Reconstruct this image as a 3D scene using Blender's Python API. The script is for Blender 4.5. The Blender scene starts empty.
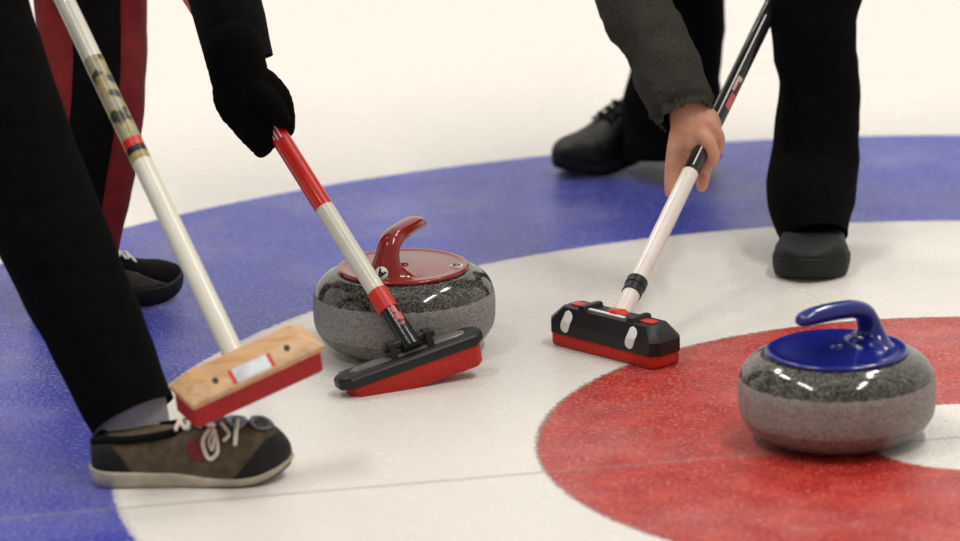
import bpy, bmesh, math, random
from mathutils import Vector, Matrix, noise
random.seed(7)
PI = math.pi
SC = bpy.context.scene
COL = SC.collection
V = Vector

# ------------------------------------------------------------------ camera
TH, F, H, RO = math.radians(15.13), 4184.0, 1.78, math.radians(1.48)
cr, sr = math.cos(RO), math.sin(RO)
U0 = V((0, math.sin(TH), math.cos(TH)))
FW = V((0, math.cos(TH), -math.sin(TH)))
RW = V((1, 0, 0)) * cr - U0 * sr
UW = V((1, 0, 0)) * sr + U0 * cr
CAM = V((0, 0, H))
cam_d = bpy.data.cameras.new('camera')
cam = bpy.data.objects.new('camera', cam_d)
COL.objects.link(cam)
m3 = Matrix((RW, UW, -FW)).transposed()
cam.matrix_world = Matrix.Translation(CAM) @ m3.to_4x4()
cam_d.sensor_width = 36
cam_d.lens = F / 960 * 36
cam_d.dof.use_dof = True
cam_d.dof.focus_distance = 6.32
cam_d.dof.aperture_fstop = 3.2
cam_d.clip_end = 200
SC.camera = cam

def P(px, py, D):
    return CAM + (FW + RW * ((px - 480) / F) - UW * ((py - 270.5) / F)) * D
def G(px, py, z=0.0):
    d = P(px, py, 1) - CAM
    return CAM + d * ((z - H) / d.z)

# ------------------------------------------------------------------ materials
def ramp(nt, fac, stops, interp='LINEAR'):
    n = nt.nodes.new('ShaderNodeValToRGB')
    n.color_ramp.interpolation = interp
    e = n.color_ramp.elements
    while len(e) < len(stops): e.new(0.5)
    for k, (p, c) in enumerate(stops):
        e[k].position = p
        e[k].color = tuple(c) + (1,) if len(c) == 3 else c
    nt.links.new(fac, n.inputs[0])
    return n.outputs[0]
def mixc(nt, fac, a, b):
    n = nt.nodes.new('ShaderNodeMix'); n.data_type = 'RGBA'
    for i, s in ((0, fac), (6, a), (7, b)):
        if isinstance(s, (int, float)): n.inputs[i].default_value = s
        elif isinstance(s, tuple): n.inputs[i].default_value = s + (1,)
        else: nt.links.new(s, n.inputs[i])
    return n.outputs[2]
def mth(nt, op, a, b=None, clamp=False):
    n = nt.nodes.new('ShaderNodeMath'); n.operation = op; n.use_clamp = clamp
    for i, s in enumerate((a, b)):
        if s is None: continue
        if isinstance(s, (int, float)): n.inputs[i].default_value = s
        else: nt.links.new(s, n.inputs[i])
    return n.outputs[0]
def noise_n(nt, vec, scale, detail=2, rough=.5):
    n = nt.nodes.new('ShaderNodeTexNoise')
    n.inputs['Scale'].default_value = scale
    n.inputs['Detail'].default_value = detail
    n.inputs['Roughness'].default_value = rough
    nt.links.new(vec, n.inputs['Vector'])
    return n.outputs['Fac']
def base(name):
    m = bpy.data.materials.new(name); m.use_nodes = True
    nt = m.node_tree
    b = nt.nodes['Principled BSDF']
    tc = nt.nodes.new('ShaderNodeTexCoord')
    return m, nt, b, tc.outputs['Object']
def bump(nt, b, h, strength, dist):
    n = nt.nodes.new('ShaderNodeBump')
    n.inputs['Strength'].default_value = strength
    n.inputs['Distance'].default_value = dist
    nt.links.new(h, n.inputs['Height'])
    nt.links.new(n.outputs[0], b.inputs['Normal'])
def simple(name, c, rough=.5, var=.12, scale=60, bs=0, bd=.001, bscale=200, spec=.5, metal=0, coat=0, stretch=None, sheen=0):
    m, nt, b, oc = base(name)
    vec = oc
    if stretch:
        mp = nt.nodes.new('ShaderNodeMapping'); mp.inputs['Scale'].default_value = stretch
        nt.links.new(oc, mp.inputs[0]); vec = mp.outputs[0]
    f = noise_n(nt, vec, scale, 3)
    lo = tuple(v * (1 - var) for v in c); hi = tuple(min(1, v * (1 + var)) for v in c)
    nt.links.new(ramp(nt, f, [(.3, lo), (.7, hi)]), b.inputs['Base Color'])
    b.inputs['Roughness'].default_value = rough
    b.inputs['Specular IOR Level'].default_value = spec
    b.inputs['Metallic'].default_value = metal
    b.inputs['Coat Weight'].default_value = coat
    b.inputs['Coat Roughness'].default_value = .08
    b.inputs['Sheen Weight'].default_value = sheen
    if bs: bump(nt, b, noise_n(nt, vec, bscale, 3), bs, bd)
    return m

M = dict(
    white_paint=simple('white_shaft_paint', (.72, .70, .60), .3, .04, 20, coat=.3),
    pink_white=simple('warm_white_shaft_paint', (.78, .72, .67), .3, .04, 20, coat=.3),
    red_paint=simple('red_shaft_paint', (.62, .010, .004), .28, .08, 20, coat=.3),
    black_plastic=simple('black_plastic', (.010, .010, .011), .42, .2, 40, .25, .0006, 300, spec=.35),
    black_gloss=simple('glossy_black_carbon', (.012, .012, .013), .18, .1, 40),
    sheen_plastic=simple('sheen_plastic', (.11, .105, .10), .3, .1, 40),
    red_rubber=simple('red_brush_fabric', (.52, .018, .008), .7, .18, 150, .5, .0012, 420),
    bright_red=simple('bright_red_plastic', (.60, .022, .010), .4, .06, 30),
    red_dark=simple('red_bristle_fabric', (.40, .008, .008), .75, .25, 220, .6, .0012, 500),
    label_white=simple('white_print', (.80, .80, .77), .35, .03, 30),
    label_pink=simple('faded_red_print', (.55, .09, .10), .35, .15, 60),
    handle_red=simple('red_handle_plastic', (.25, .010, .008), .16, .06, 25, coat=.2),
    handle_blue=simple('blue_handle_plastic', (.006, .012, .17), .16, .06, 25, coat=.2),
    ink=simple('black_ink', (.01, .01, .01), .4, .05, 30),
    skin=simple('skin', (.62, .315, .205), .5, .14, 45, .35, .0008, 330),
    hair=simple('dark_brown_hair', (.03, .018, .01), .5, .4, 300, .6, .002, 200),
    black_cloth=simple('black_trouser_cloth', (.0032, .0030, .0032), .95, .3, 60, .4, .001, 500, spec=.06),
    black_knit=simple('black_knit_wool', (.0035, .0033, .0033), .95, .4, 300, .8, .002, 450, spec=.06),
    red_cloth=simple('red_trouser_cloth', (.15, .004, .007), .8, .25, 30, .4, .001, 400, spec=.25),
    grey_cloth=simple('grey_green_melange_fleece', (.043, .041, .034), .95, .5, 450, .6, .0015, 350, spec=.15),
    jacket_dark=simple('dark_jacket_cloth', (.006, .006, .008), .9, .3, 60, .4, .001, 400, spec=.1),
    black_leather=simple('black_shoe_leather', (.006, .006, .006), .52, .4, 60, .4, .0008, 260, spec=.3),
    black_suede=simple('black_canvas', (.005, .005, .0055), .9, .3, 200, .5, .0008, 500, spec=.1),
    black_rubber=simple('black_sole_rubber', (.009, .009, .009), .6, .3, 60, spec=.3),
    suede=simple('olive_grey_suede', (.098, .074, .049), .85, .3, 70, .5, .0008, 500, spec=.2),
    sole_cream=simple('cream_sole_rubber', (.42, .37, .29), .6, .15, 50, .2, .0005, 200),
    sock=simple('blue_grey_knit_sock', (.34, .34, .39), .9, .12, 200, .6, .001, 420),
    lace=simple('cream_cotton_lace', (.72, .66, .54), .8, .1, 300, .5, .0005, 600),
    emblem=simple('slate_blue_emblem_rubber', (.13, .17, .22), .5, .1, 60),
    tongue=simple('charcoal_mesh_cloth', (.030, .029, .030), .85, .4, 250, .6, .001, 500),
    patch_red=simple('dark_red_patch', (.16, .006, .008), .6, .3, 120),
    eye_white=simple('eye_white', (.8, .78, .75), .2, .02, 20),
    lamp_metal=simple('white_lamp_metal', (.7, .7, .7), .4, .03, 20),
)

def wood_mat():
    m, nt, b, oc = base('pale_maple_wood')
    mp = nt.nodes.new('ShaderNodeMapping'); mp.inputs['Scale'].default_value = (6, 60, 60)
    nt.links.new(oc, mp.inputs[0])
    f = noise_n(nt, mp.outputs[0], 2.2, 5, .6)
    nt.links.new(ramp(nt, f, [(.25, (.38, .19, .075)), (.5, (.56, .33, .155)), (.75, (.66, .42, .22))]), b.inputs['Base Color'])
    b.inputs['Roughness'].default_value = .42
    return m
M['wood'] = wood_mat()

def decal_mat():
    # worn multi colour print on the upper shaft of the wooden broom
    m, nt, b, oc = base('worn_gold_black_print')
    mp = nt.nodes.new('ShaderNodeMapping'); mp.inputs['Scale'].default_value = (30, 30, 22)
    nt.links.new(oc, mp.inputs[0])
    f = noise_n(nt, mp.outputs[0], 1.6, 2, .5)
    c = ramp(nt, f, [(.0, (.03, .03, .03)), (.42, (.05, .05, .04)), (.47, (.33, .27, .10)), (.56, (.42, .36, .20)), (.62, (.36, .34, .28)), (1, (.25, .24, .2))])
    nt.links.new(c, b.inputs['Base Color'])
    b.inputs['Roughness'].default_value = .3
    return m
M['decal'] = decal_mat()

def granite_mat():
    m, nt, b, oc = base('speckled_grey_granite')
    sep = nt.nodes.new('ShaderNodeSeparateXYZ'); nt.links.new(oc, sep.inputs[0])
    z = sep.outputs[2]
    v1 = nt.nodes.new('ShaderNodeTexVoronoi'); v1.inputs['Scale'].default_value = 480
    nt.links.new(oc, v1.inputs['Vector'])
    sepc = nt.nodes.new('ShaderNodeSeparateColor'); nt.links.new(v1.outputs['Color'], sepc.inputs[0])
    grain = sepc.outputs[0]
    big = noise_n(nt, oc, 55, 4, .65)
    g2 = mth(nt, 'ADD', mth(nt, 'MULTIPLY', grain, .6), mth(nt, 'MULTIPLY', big, .45))
    polished = ramp(nt, g2, [(.22, (.010, .011, .009)), (.45, (.034, .035, .029)), (.62, (.078, .078, .066)), (.88, (.20, .195, .165))])
    rough = ramp(nt, g2, [(.20, (.155, .152, .142)), (.50, (.245, .24, .225)), (.9, (.38, .37, .35))])
    # the hammered striking band
    jit = mth(nt, 'MULTIPLY', mth(nt, 'SUBTRACT', noise_n(nt, oc, 120, 2), .5), .004)
    zz = mth(nt, 'ADD', z, jit)
    up = mth(nt, 'MULTIPLY', mth(nt, 'SUBTRACT', .093, zz), 900, True)
    lo = mth(nt, 'MULTIPLY', mth(nt, 'SUBTRACT', zz, .036), 500, True)
    band = mth(nt, 'MULTIPLY', up, lo)
    low_bounce = ramp(nt, g2, [(.20, (.08, .076, .068)), (.50, (.15, .144, .13)), (.9, (.26, .25, .225))])  # lower polished zone, with light bounced off the ice put into its colour
    is_low = mth(nt, 'LESS_THAN', zz, .055)
    pol = mixc(nt, is_low, polished, low_bounce)
    nt.links.new(mixc(nt, band, pol, rough), b.inputs['Base Color'])
    r = mth(nt, 'ADD', .10, mth(nt, 'MULTIPLY', band, .45))
    nt.links.new(r, b.inputs['Roughness'])
    b.inputs['Specular IOR Level'].default_value = .55
    n = nt.nodes.new('ShaderNodeBump'); n.inputs['Distance'].default_value = .0008
    nt.links.new(mth(nt, 'MULTIPLY', band, .6), n.inputs['Strength']); nt.links.new(g2, n.inputs['Height'])
    nt.links.new(n.outputs[0], b.inputs['Normal'])
    return m
M['granite'] = granite_mat()

HC = (.688, 5.622)     # centre of the house
def ice_mat():
    m, nt, b, oc = base('pebbled_rink_ice')
    sub = nt.nodes.new('ShaderNodeVectorMath'); sub.operation = 'SUBTRACT'
    nt.links.new(oc, sub.inputs[0]); sub.inputs[1].default_value = (HC[0], HC[1], 0)
    ln = nt.nodes.new('ShaderNodeVectorMath'); ln.operation = 'LENGTH'
    nt.links.new(sub.outputs[0], ln.inputs[0])
    d0 = ln.outputs['Value']
    j = mth(nt, 'MULTIPLY', mth(nt, 'SUBTRACT', noise_n(nt, oc, 110, 2), .5), .012)
    d = mth(nt, 'ADD', d0, j)
    big = noise_n(nt, oc, 2.6, 4, .55)
    mid = noise_n(nt, oc, 16, 4, .6)
    fine = noise_n(nt, oc, 150, 4, .75)
    white = mixc(nt, mth(nt, 'MULTIPLY', big, .7), (.80, .765, .72), (.74, .715, .685))
    blue = mixc(nt, mid, (.016, .025, .34), (.048, .065, .45))
    red = mixc(nt, ramp(nt, mid, [(.36, (0,)*3), (.64, (1,)*3)]), (.38, .011, .005), (.50, .038, .020))
    def step(r, k=160): return mth(nt, 'MULTIPLY', mth(nt, 'SUBTRACT', d, r), k, True)
    c = mixc(nt, step(.152), white, red)
    c = mixc(nt, step(.612), c, white)
    c = mixc(nt, step(1.206), c, blue)
    c = mixc(nt, step(1.831), c, white)
    # scribed dark outline of the four foot and inner blue circles
    def ringline(r, w, a):
        t = mth(nt, 'SUBTRACT', w, mth(nt, 'ABSOLUTE', mth(nt, 'SUBTRACT', d, r)))
        k = mth(nt, 'MULTIPLY', t, 260, True)
        return mth(nt, 'MULTIPLY', mth(nt, 'MULTIPLY', k, a), ramp(nt, mid, [(.35, (.3,)*3), (.6, (1,)*3)]))
    c = mixc(nt, ringline(.614, .006, .55), c, (.16, .13, .13))
    c = mixc(nt, ringline(1.204, .005, .30), c, (.15, .15, .25))
    # thin lines frozen in the ice
    def line(a, bb, w, al, whole=True):
        ax, ay = a; dx, dy = bb[0] - a[0], bb[1] - a[1]
        L = math.hypot(dx, dy); nx, ny = -dy / L, dx / L
        dt = nt.nodes.new('ShaderNodeVectorMath'); dt.operation = 'DOT_PRODUCT'
        nt.links.new(oc, dt.inputs[0]); dt.inputs[1].default_value = (nx, ny, 0)
        dist = mth(nt, 'ABSOLUTE', mth(nt, 'SUBTRACT', mth(nt, 'ADD', dt.outputs['Value'], mth(nt, 'MULTIPLY', j, .35)), nx * ax + ny * ay))
        k = mth(nt, 'MULTIPLY', mth(nt, 'SUBTRACT', w, dist), 300, True)
        if not whole:
            d2 = nt.nodes.new('ShaderNodeVectorMath'); d2.operation = 'DOT_PRODUCT'
            nt.links.new(oc, d2.inputs[0]); d2.inputs[1].default_value = (dx / L, dy / L, 0)
            s = mth(nt, 'SUBTRACT', d2.outputs['Value'], (dx * ax + dy * ay) / L)
            k = mth(nt, 'MULTIPLY', k, mth(nt, 'MULTIPLY', mth(nt, 'GREATER_THAN', s, 0), mth(nt, 'LESS_THAN', s, L)))
        return mth(nt, 'MULTIPLY', k, al)
    t1, t2 = (-.254, 5.443), (.688, 5.622)
    c = mixc(nt, line(t1, t2, .0065, .42), c, (.22, .19, .19))
    c = mixc(nt, line((.516, 6.413), (.56, 6.22), .0025, .35, False), c, (.3, .3, .32))
    c = mixc(nt, line((.50, 6.35), (.62, 6.24), .002, .25, False), c, (.3, .3, .32))
    # frost crystals over the paint, with the ice's bright glints painted in as white specks
    fr = ramp(nt, fine, [(.54, (0,)*3), (.66, (1,)*3)])
    frost_glint = mth(nt, 'MULTIPLY', fr, mth(nt, 'ADD', .18, mth(nt, 'MULTIPLY', big, .34)))
    c = mixc(nt, frost_glint, c, (.72, .70, .72))
    dk = ramp(nt, fine, [(.34, (1,)*3), (.47, (0,)*3)])
    painted = mth(nt, 'MULTIPLY', step(.612, 60), mth(nt, 'SUBTRACT', 1, step(1.206, 60)))
    c = mixc(nt, mth(nt, 'MULTIPLY', dk, mth(nt, 'SUBTRACT', .40, mth(nt, 'MULTIPLY', mth(nt, 'MAXIMUM', painted, step(1.831)), .33))), c, (.04, .03, .09))
    # milky wear on the paint
    wr = ramp(nt, noise_n(nt, oc, 4.5, 5, .65), [(.45, (0,)*3), (.75, (1,)*3)])
    c = mixc(nt, mth(nt, 'MULTIPLY', wr, .13), c, (.75, .73, .72))
    nt.links.new(c, b.inputs['Base Color'])
    b.inputs['IOR'].default_value = 1.33
    rg = mth(nt, 'ADD', .19, mth(nt, 'MULTIPLY', mid, .14))
    nt.links.new(rg, b.inputs['Roughness'])
    vo = nt.nodes.new('ShaderNodeTexVoronoi'); vo.inputs['Scale'].default_value = 150
    nt.links.new(oc, vo.inputs['Vector'])
    peb = mth(nt, 'ADD', mth(nt, 'MULTIPLY', mth(nt, 'SUBTRACT', 1, vo.outputs['Distance']), .5), fine)
    bump(nt, b, peb, .85, .0018)
    return m
M['ice'] = ice_mat()

# ------------------------------------------------------------------ mesh helpers
def tag(o, label=None, cat=None, group=None, kind=None):
    for k, v in (('label', label), ('category', cat), ('group', group), ('kind', kind)):
        if v: o[k] = v
    return o
def empty(name, loc, label, cat, group=None):
    o = bpy.data.objects.new(name, None); o.empty_display_size = .05
    o.location = loc; COL.objects.link(o); tag(o, label, cat, group)
    return o
bpy_parent_world = {}
def link(name, bm, mats, parent=None, smooth=True, local=False, recalc=True):
    """bm in world coordinates unless local; stored relative to the parent thing's origin"""
    if recalc: bmesh.ops.recalc_face_normals(bm, faces=bm.faces[:])
    me = bpy.data.meshes.new(name)
    o = bpy.data.objects.new(name, me); COL.objects.link(o)
    if parent is not None:
        o.parent = parent
        if not local:
            mw = world_of(parent).inverted()
            bm.transform(mw)
    bm.to_mesh(me); bm.free()
    for m in (mats if isinstance(mats, (list, tuple)) else [mats]): me.materials.append(m)
    for p in me.polygons: p.use_smooth = smooth
    return o
def world_of(o):
    m = o.matrix_basis.copy()
    while o.parent is not None:
        o = o.parent; m = o.matrix_basis @ m
    return m
def sharpen(o, ang=40):
    me = o.data; bm = bmesh.new(); bm.from_mesh(me)
    a = math.radians(ang)
    for e in bm.edges:
        if len(e.link_faces) == 2 and e.calc_face_angle(0) > a: e.smooth = False
    bm.to_mesh(me); bm.free()
    return o

def frames(pts, ref=None):
    n = len(pts); ts = []
    for i in range(n):
        a = pts[max(0, i - 1)]; b = pts[min(n - 1, i + 1)]
        t = (b - a); ts.append(t.normalized() if t.length > 1e-9 else V((0, 0, 1)))
    r = V(ref) if ref is not None else (V((1, 0, 0)) if abs(ts[0].x) < .8 else V((0, 1, 0)))
    out = []
    for t in ts:
        r = (r - t * r.dot(t)).normalized()
        out.append((t, r, t.cross(r)))
    return out
def resample(pts, rad, k):
    """catmull-rom through the control points, k pieces per span"""
    P_, R_ = [], []
    n = len(pts)
    rad = [r if isinstance(r, (tuple, list)) else (r, r) for r in rad]
    def cm(a, b, c, d, t): return .5 * ((2 * b) + (c - a) * t + (2 * a - 5 * b + 4 * c - d) * t * t + (3 * b - a - 3 * c + d) * t ** 3)
    for i in range(n - 1):
        i0, i3 = max(0, i - 1), min(n - 1, i + 2)
        for s in range(k):
            t = s / k
            P_.append(V([cm(pts[i0][q], pts[i][q], pts[i + 1][q], pts[i3][q], t) for q in range(3)]))
            R_.append(tuple(max(1e-4, cm(rad[i0][q], rad[i][q], rad[i + 1][q], rad[i3][q], t)) for q in range(2)))
    P_.append(V(pts[-1])); R_.append(rad[-1])
    return P_, R_
def tube(bm, pts, rad, seg=20, ref=None, cap=(True, True), round_=False, k=1, fn=None, mat=0):
    pts = [V(p) for p in pts]
    if not isinstance(rad, (list, tuple)): rad = [rad] * len(pts)
    if k > 1: pts, rad = resample(pts, rad, k)
    rad = [r if isinstance(r, (tuple, list)) else (r, r) for r in rad]
    if round_:      # hemispherical ends
        def ends(p, q, r):
            d = (p - q).normalized(); o = []
            for a in (.35, .7, .9, .99):
                o.append((p + d * max(r) * a, tuple(v * math.sqrt(1 - a * a) for v in r)))
            return o
        s = ends(pts[0], pts[1], rad[0]); e = ends(pts[-1], pts[-2], rad[-1])
        pts = [x[0] for x in reversed(s)] + pts + [x[0] for x in e]
        rad = [x[1] for x in reversed(s)] + rad + [x[1] for x in e]
    fr = frames(pts, ref); rings = []
    for i, (p, (rx, ry), (t, r, u)) in enumerate(zip(pts, rad, fr)):
        ring = []
        for s in range(seg):
            a = 2 * PI * s / seg
            q = p + r * (math.cos(a) * rx) + u * (math.sin(a) * ry)
            if fn: q = fn(q, p, i / (len(pts) - 1), a)
            ring.append(bm.verts.new(q))
        rings.append(ring)
    for i in range(len(rings) - 1):
        for s in range(seg):
            f = bm.faces.new((rings[i][s], rings[i][(s + 1) % seg], rings[i + 1][(s + 1) % seg], rings[i + 1][s])); f.material_index = mat
    if cap[0]: bm.faces.new(list(reversed(rings[0]))).material_index = mat
    if cap[1]: bm.faces.new(rings[-1]).material_index = mat
    return rings
def lathe(bm, prof, seg=96, M4=None):
    rings = []
    for r, z in prof:
        if r < 1e-6: rings.append([bm.verts.new((0, 0, z))])
        else: rings.append([bm.verts.new((r * math.cos(2 * PI * s / seg), r * math.sin(2 * PI * s / seg), z)) for s in range(seg)])
    for a, b in zip(rings, rings[1:]):
        for s in range(seg):
            s2 = (s + 1) % seg
            if len(a) == 1: bm.faces.new((a[0], b[s], b[s2]))
            elif len(b) == 1: bm.faces.new((a[s], a[s2], b[0]))
            else: bm.faces.new((a[s], a[s2], b[s2], b[s]))
def stack(bm, layers, cap=True):
    """layers: list of equal-length point rings (3D)"""
    rings = [[bm.verts.new(p) for p in L] for L in layers]
    n = len(rings[0])
    for a, b in zip(rings, rings[1:]):
        for s in range(n): bm.faces.new((a[s], a[(s + 1) % n], b[(s + 1) % n], b[s]))
    if cap:
        bm.faces.new(list(reversed(rings[0]))); bm.faces.new(rings[-1])
    return rings
def rrect(hx, hy, r, n=6):
    out = []
    for cx, cy, a0 in ((hx - r, hy - r, 0), (-hx + r, hy - r, 90), (-hx + r, -hy + r, 180), (hx - r, -hy + r, 270)):
        for k in range(n + 1):
            a = math.radians(a0 + 90 * k / n); out.append((cx + r * math.cos(a), cy + r * math.sin(a)))
    return out
def ring_at(outl, z, ox=0, oy=0, sx=1, sy=1): return [V((x * sx + ox, y * sy + oy, z)) for x, y in outl]
def fuse(chains, voxel, smooth=4):
    """many closed tubes become one continuous surface"""
    bm = bmesh.new()
    for c in chains: c(bm)
    bmesh.ops.recalc_face_normals(bm, faces=bm.faces[:])
    me = bpy.data.meshes.new('tmp'); bm.to_mesh(me); bm.free()
    o = bpy.data.objects.new('tmp', me); COL.objects.link(o)
    r = o.modifiers.new('r', 'REMESH'); r.mode = 'VOXEL'; r.voxel_size = voxel
    s = o.modifiers.new('s', 'SMOOTH'); s.factor = .5; s.iterations = smooth
    dg = bpy.context.evaluated_depsgraph_get()
    me2 = bpy.data.meshes.new_from_object(o.evaluated_get(dg))
    out = bmesh.new(); out.from_mesh(me2)
    bpy.data.objects.remove(o); bpy.data.meshes.remove(me); bpy.data.meshes.remove(me2)
    return out
def chain(pts, rad, k=4, seg=16, ref=None):
    return lambda bm: tube(bm, pts, rad, seg, ref, round_=True, k=k)

# ------------------------------------------------------------------ the ice
bm = bmesh.new()
bmesh.ops.create_grid(bm, x_segments=2, y_segments=2, size=22)
for v in bm.verts: v.co.y += 8
fl = link('floor', bm, M['ice'], smooth=False, recalc=False)
tag(fl, kind='structure')

# ------------------------------------------------------------------ curling stones
BODY = [(0, .004), (.055, .004), (.062, .0), (.066, 0), (.092, .0022), (.110, .008), (.1255, .0175), (.135, .030), (.1388, .042), (.1399, .054),
        (.1400, .066), (.1388, .080), (.1335, .093), (.1235, .1035), (.111, .110), (.104, .1125), (.09, .1135), (0, .1135)]
BODY = [(a * .994, b * 1.10) for a, b in BODY]
def smooth_prof(p, k=4):
    pts, _ = resample([V((a, b, 0)) for a, b in p], [.1] * len(p), k)
    return [(max(0, q.x), q.y) for q in pts]
def text_bm(ch, size, thick=.0004):
    cu = bpy.data.curves.new('t', 'FONT'); cu.body = ch; cu.size = size; cu.extrude = thick
    cu.offset = size * .03
    cu.align_x = 'CENTER'; cu.align_y = 'CENTER'
    o = bpy.data.objects.new('t', cu); COL.objects.link(o)
    me = bpy.data.meshes.new_from_object(o.evaluated_get(bpy.context.evaluated_depsgraph_get()))
    b = bmesh.new(); b.from_mesh(me)
    bpy.data.objects.remove(o); bpy.data.curves.remove(cu); bpy.data.meshes.remove(me)
    return b
def stone(loc, edir, mat, label, stickers=()):
    root = empty('curling_stone', loc, label, 'curling stone')
    bm = bmesh.new()
    pr = BODY[:3] + smooth_prof(BODY[3:], 3)
    lathe(bm, pr, 128)
    link('granite_body', bm, M['granite'], root, local=True)
    # plate
    K = .0115
    bm = bmesh.new()
    pl = [(.094, .1115), (.0985, .113), (.1005, .1155), (.0998, .1180), (.0970, .1196), (.092, .1196), (.085, .1186), (.06, .1192), (.03, .1200), (0, .1202)]
    lathe(bm, smooth_prof([(r, z + K) for r, z in pl], 3), 96)
    e = V((edir[0], edir[1], 0)).normalized(); s = V((-e.y, e.x, 0))
    L = lambda a, z, l=0: e * a + s * l + V((0, 0, z + K - .004 * (z > .13)))
    hb = bmesh.new()
    # neck rises from the rim and bends into the grip
    pts = [L(-.0585, .1130), L(-.0590, .1205), L(-.0600, .129), L(-.0592, .142), L(-.055, .155), L(-.047, .167), L(-.031, .1745), L(-.008, .177), L(.020, .1775), L(.045, .1765), L(.060, .1745)]
    rad = [(.062, .034), (.043, .0265), (.030, .0205), (.0225, .0165), (.0190, .0148), (.0180, .0140), (.0178, .0128), (.0175, .0125), (.0170, .0125), (.0160, .0120), (.0135, .0100)]
    tube(hb, pts, rad, 32, ref=s, round_=False, k=6)
    # rounded free end
    tube(hb, [L(.058, .1747), L(.065, .1740), L(.070, .1735)], [(.0138, .0102), (.0105, .0080), (.004, .003)], 24, ref=s)
    from mathutils.bvhtree import BVHTree
    allb = bmesh.new()
    for src in (bm, hb):
        me = bpy.data.meshes.new('q'); src.to_mesh(me); allb.from_mesh(me); bpy.data.meshes.remove(me)
    bmesh.ops.recalc_face_normals(allb, faces=allb.faces[:])
    tree = BVHTree.FromBMesh(allb)
    h = link('handle', bm, mat, root, local=True)
    link('grip', hb, mat, h, local=True)
    cb = bmesh.new(); lathe(cb, [(.0, .1235 + K), (.006, .1232 + K), (.0085, .1215 + K), (.009, .119 + K)], 32)
    link('screw_cap', cb, mat, h, local=True)
    for px, py, ch, rot in stickers:
        # the sticker is pressed onto the plastic where it stands in the photograph
        hit, nrm, _, _ = tree.ray_cast(CAM - V(loc), (P(px, py, 1) - CAM).normalized())
        if nrm.z < 0: nrm = -nrm
        T = Matrix.Translation(hit + nrm * .0003) @ nrm.to_track_quat('Z', 'Y').to_matrix().to_4x4()
        sb = bmesh.new(); lathe(sb, [(.0, .0012), (.0098, .0012), (.0103, .0004), (.0103, -.0015)], 40)
        sb.transform(T)
        st = link('sticker', sb, M['label_white'], h, local=True); st['label'] = 'round white sticker with a black letter'
        tb = text_bm(ch, .0185); tb.transform(T @ Matrix.Translation((0, 0, .0016)) @ Matrix.Rotation(math.radians(rot), 4, 'Z'))
        link('letter', tb, M['ink'], st, smooth=False, local=True)
    allb.free()
    return root
s1 = G(405.5, 347.5)
stone(s1, (.40, .92), M['handle_red'], 'granite curling stone with glossy red handle, behind the red and black broom head',
      [(381.5, 273.5, 'A', 150), (456.5, 266, 'G', 95)])
s2 = G(837, 437)
stone(s2, (-.84, -.54), M['handle_blue'], 'granite curling stone with dark blue handle, standing on the red circle')

# ------------------------------------------------------------------ brooms
def basis(a, b):
    """matrix whose X is a, Z is up-ish from a x b"""
    a = a.normalized(); b = (b - a * b.dot(a)).normalized(); c = a.cross(b)
    return Matrix((a, b, c)).transposed().to_4x4()
def cf(r, u, t): return RW * r + UW * u - FW * t       # camera-relative direction to world

def cyl(bm, a, b, r1, r2=None, seg=24, cap=(True, True)):
    tube(bm, [a, b], [r1, r2 if r2 else r1], seg, cap=cap)

def bands(root, pts, specs, r):
    """specs: list of (name, t0, t1, radius factor, material) along the axis a->b, one object each"""
    a, b = pts
    for name, t0, t1, f, mt, *lb in specs:
        bm = bmesh.new()
        cyl(bm, a.lerp(b, t0), a.lerp(b, t1), r * f, seg=28)
        o = sharpen(link(name, bm, mt, root))
        if lb: o['label'] = lb[0]
def txy(a, b, py, px=None):
    """parameter on the shaft a->b that stands at picture height py"""
    lo, hi = -.5, 3
    for _ in range(40):
        m = (lo + hi) / 2; d = a.lerp(b, m) - CAM
        y = 270.5 - F * d.dot(UW) / d.dot(FW)
        if y > py: lo = m
        else: hi = m
    return (lo + hi) / 2

# --- wooden broom, held by the nearest player
bB = empty('curling_broom', (0, 0, 0), 'wooden-headed curling broom with cream shaft, held above the brown shoe', 'broom')
Mh = basis(cf(129, 59, -65), cf(-27, 21.5, -33.9))
o_ = P(193, 411, 5.655)      # front left lower edge corner of the wooden block
aX, bX, cX = [Mh.col[i].to_3d() for i in range(3)]
SA = .882
cen = o_ + aX * .1205 * SA + bX * .036 * SA
Mh = Matrix.Translation(cen) @ Mh @ Matrix.Scale(SA, 4)
bB.location = cen
bpy.context.view_layer.update()
bm = bmesh.new()
hx, hy = .1205, .036
def oct_(hx, hy, c): return [(hx - c, hy), (-hx + c, hy), (-hx, hy - c), (-hx, -hy + c), (-hx + c, -hy), (hx - c, -hy), (hx, -hy + c), (hx, hy - c)]
lay = [ring_at(oct_(hx - .001, hy - .001, .003), 0), ring_at(oct_(hx, hy, .003), .0015), ring_at(oct_(hx, hy, .003), .0095),
       ring_at(oct_(hx - .0255, .018, .002), .0275, oy=.006), ring_at(oct_(hx - .028, .0155, .002), .0285, oy=.006)]
stack(bm, lay); bm.transform(Mh)
wb = sharpen(link('wooden_block', bm, M['wood'], bB, smooth=True), 25)
bm = bmesh.new()
rr = rrect(hx - .004, hy - .004, .006, 4)
stack(bm, [ring_at(rr, -.041, sx=.985, sy=.93), ring_at(rr, -.038), ring_at(rr, 0.0005)]); bm.transform(Mh)
bp = sharpen(link('brush_pad', bm, M['red_dark'], bB), 60); bp['label'] = 'red fabric sweeping pad'
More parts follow.
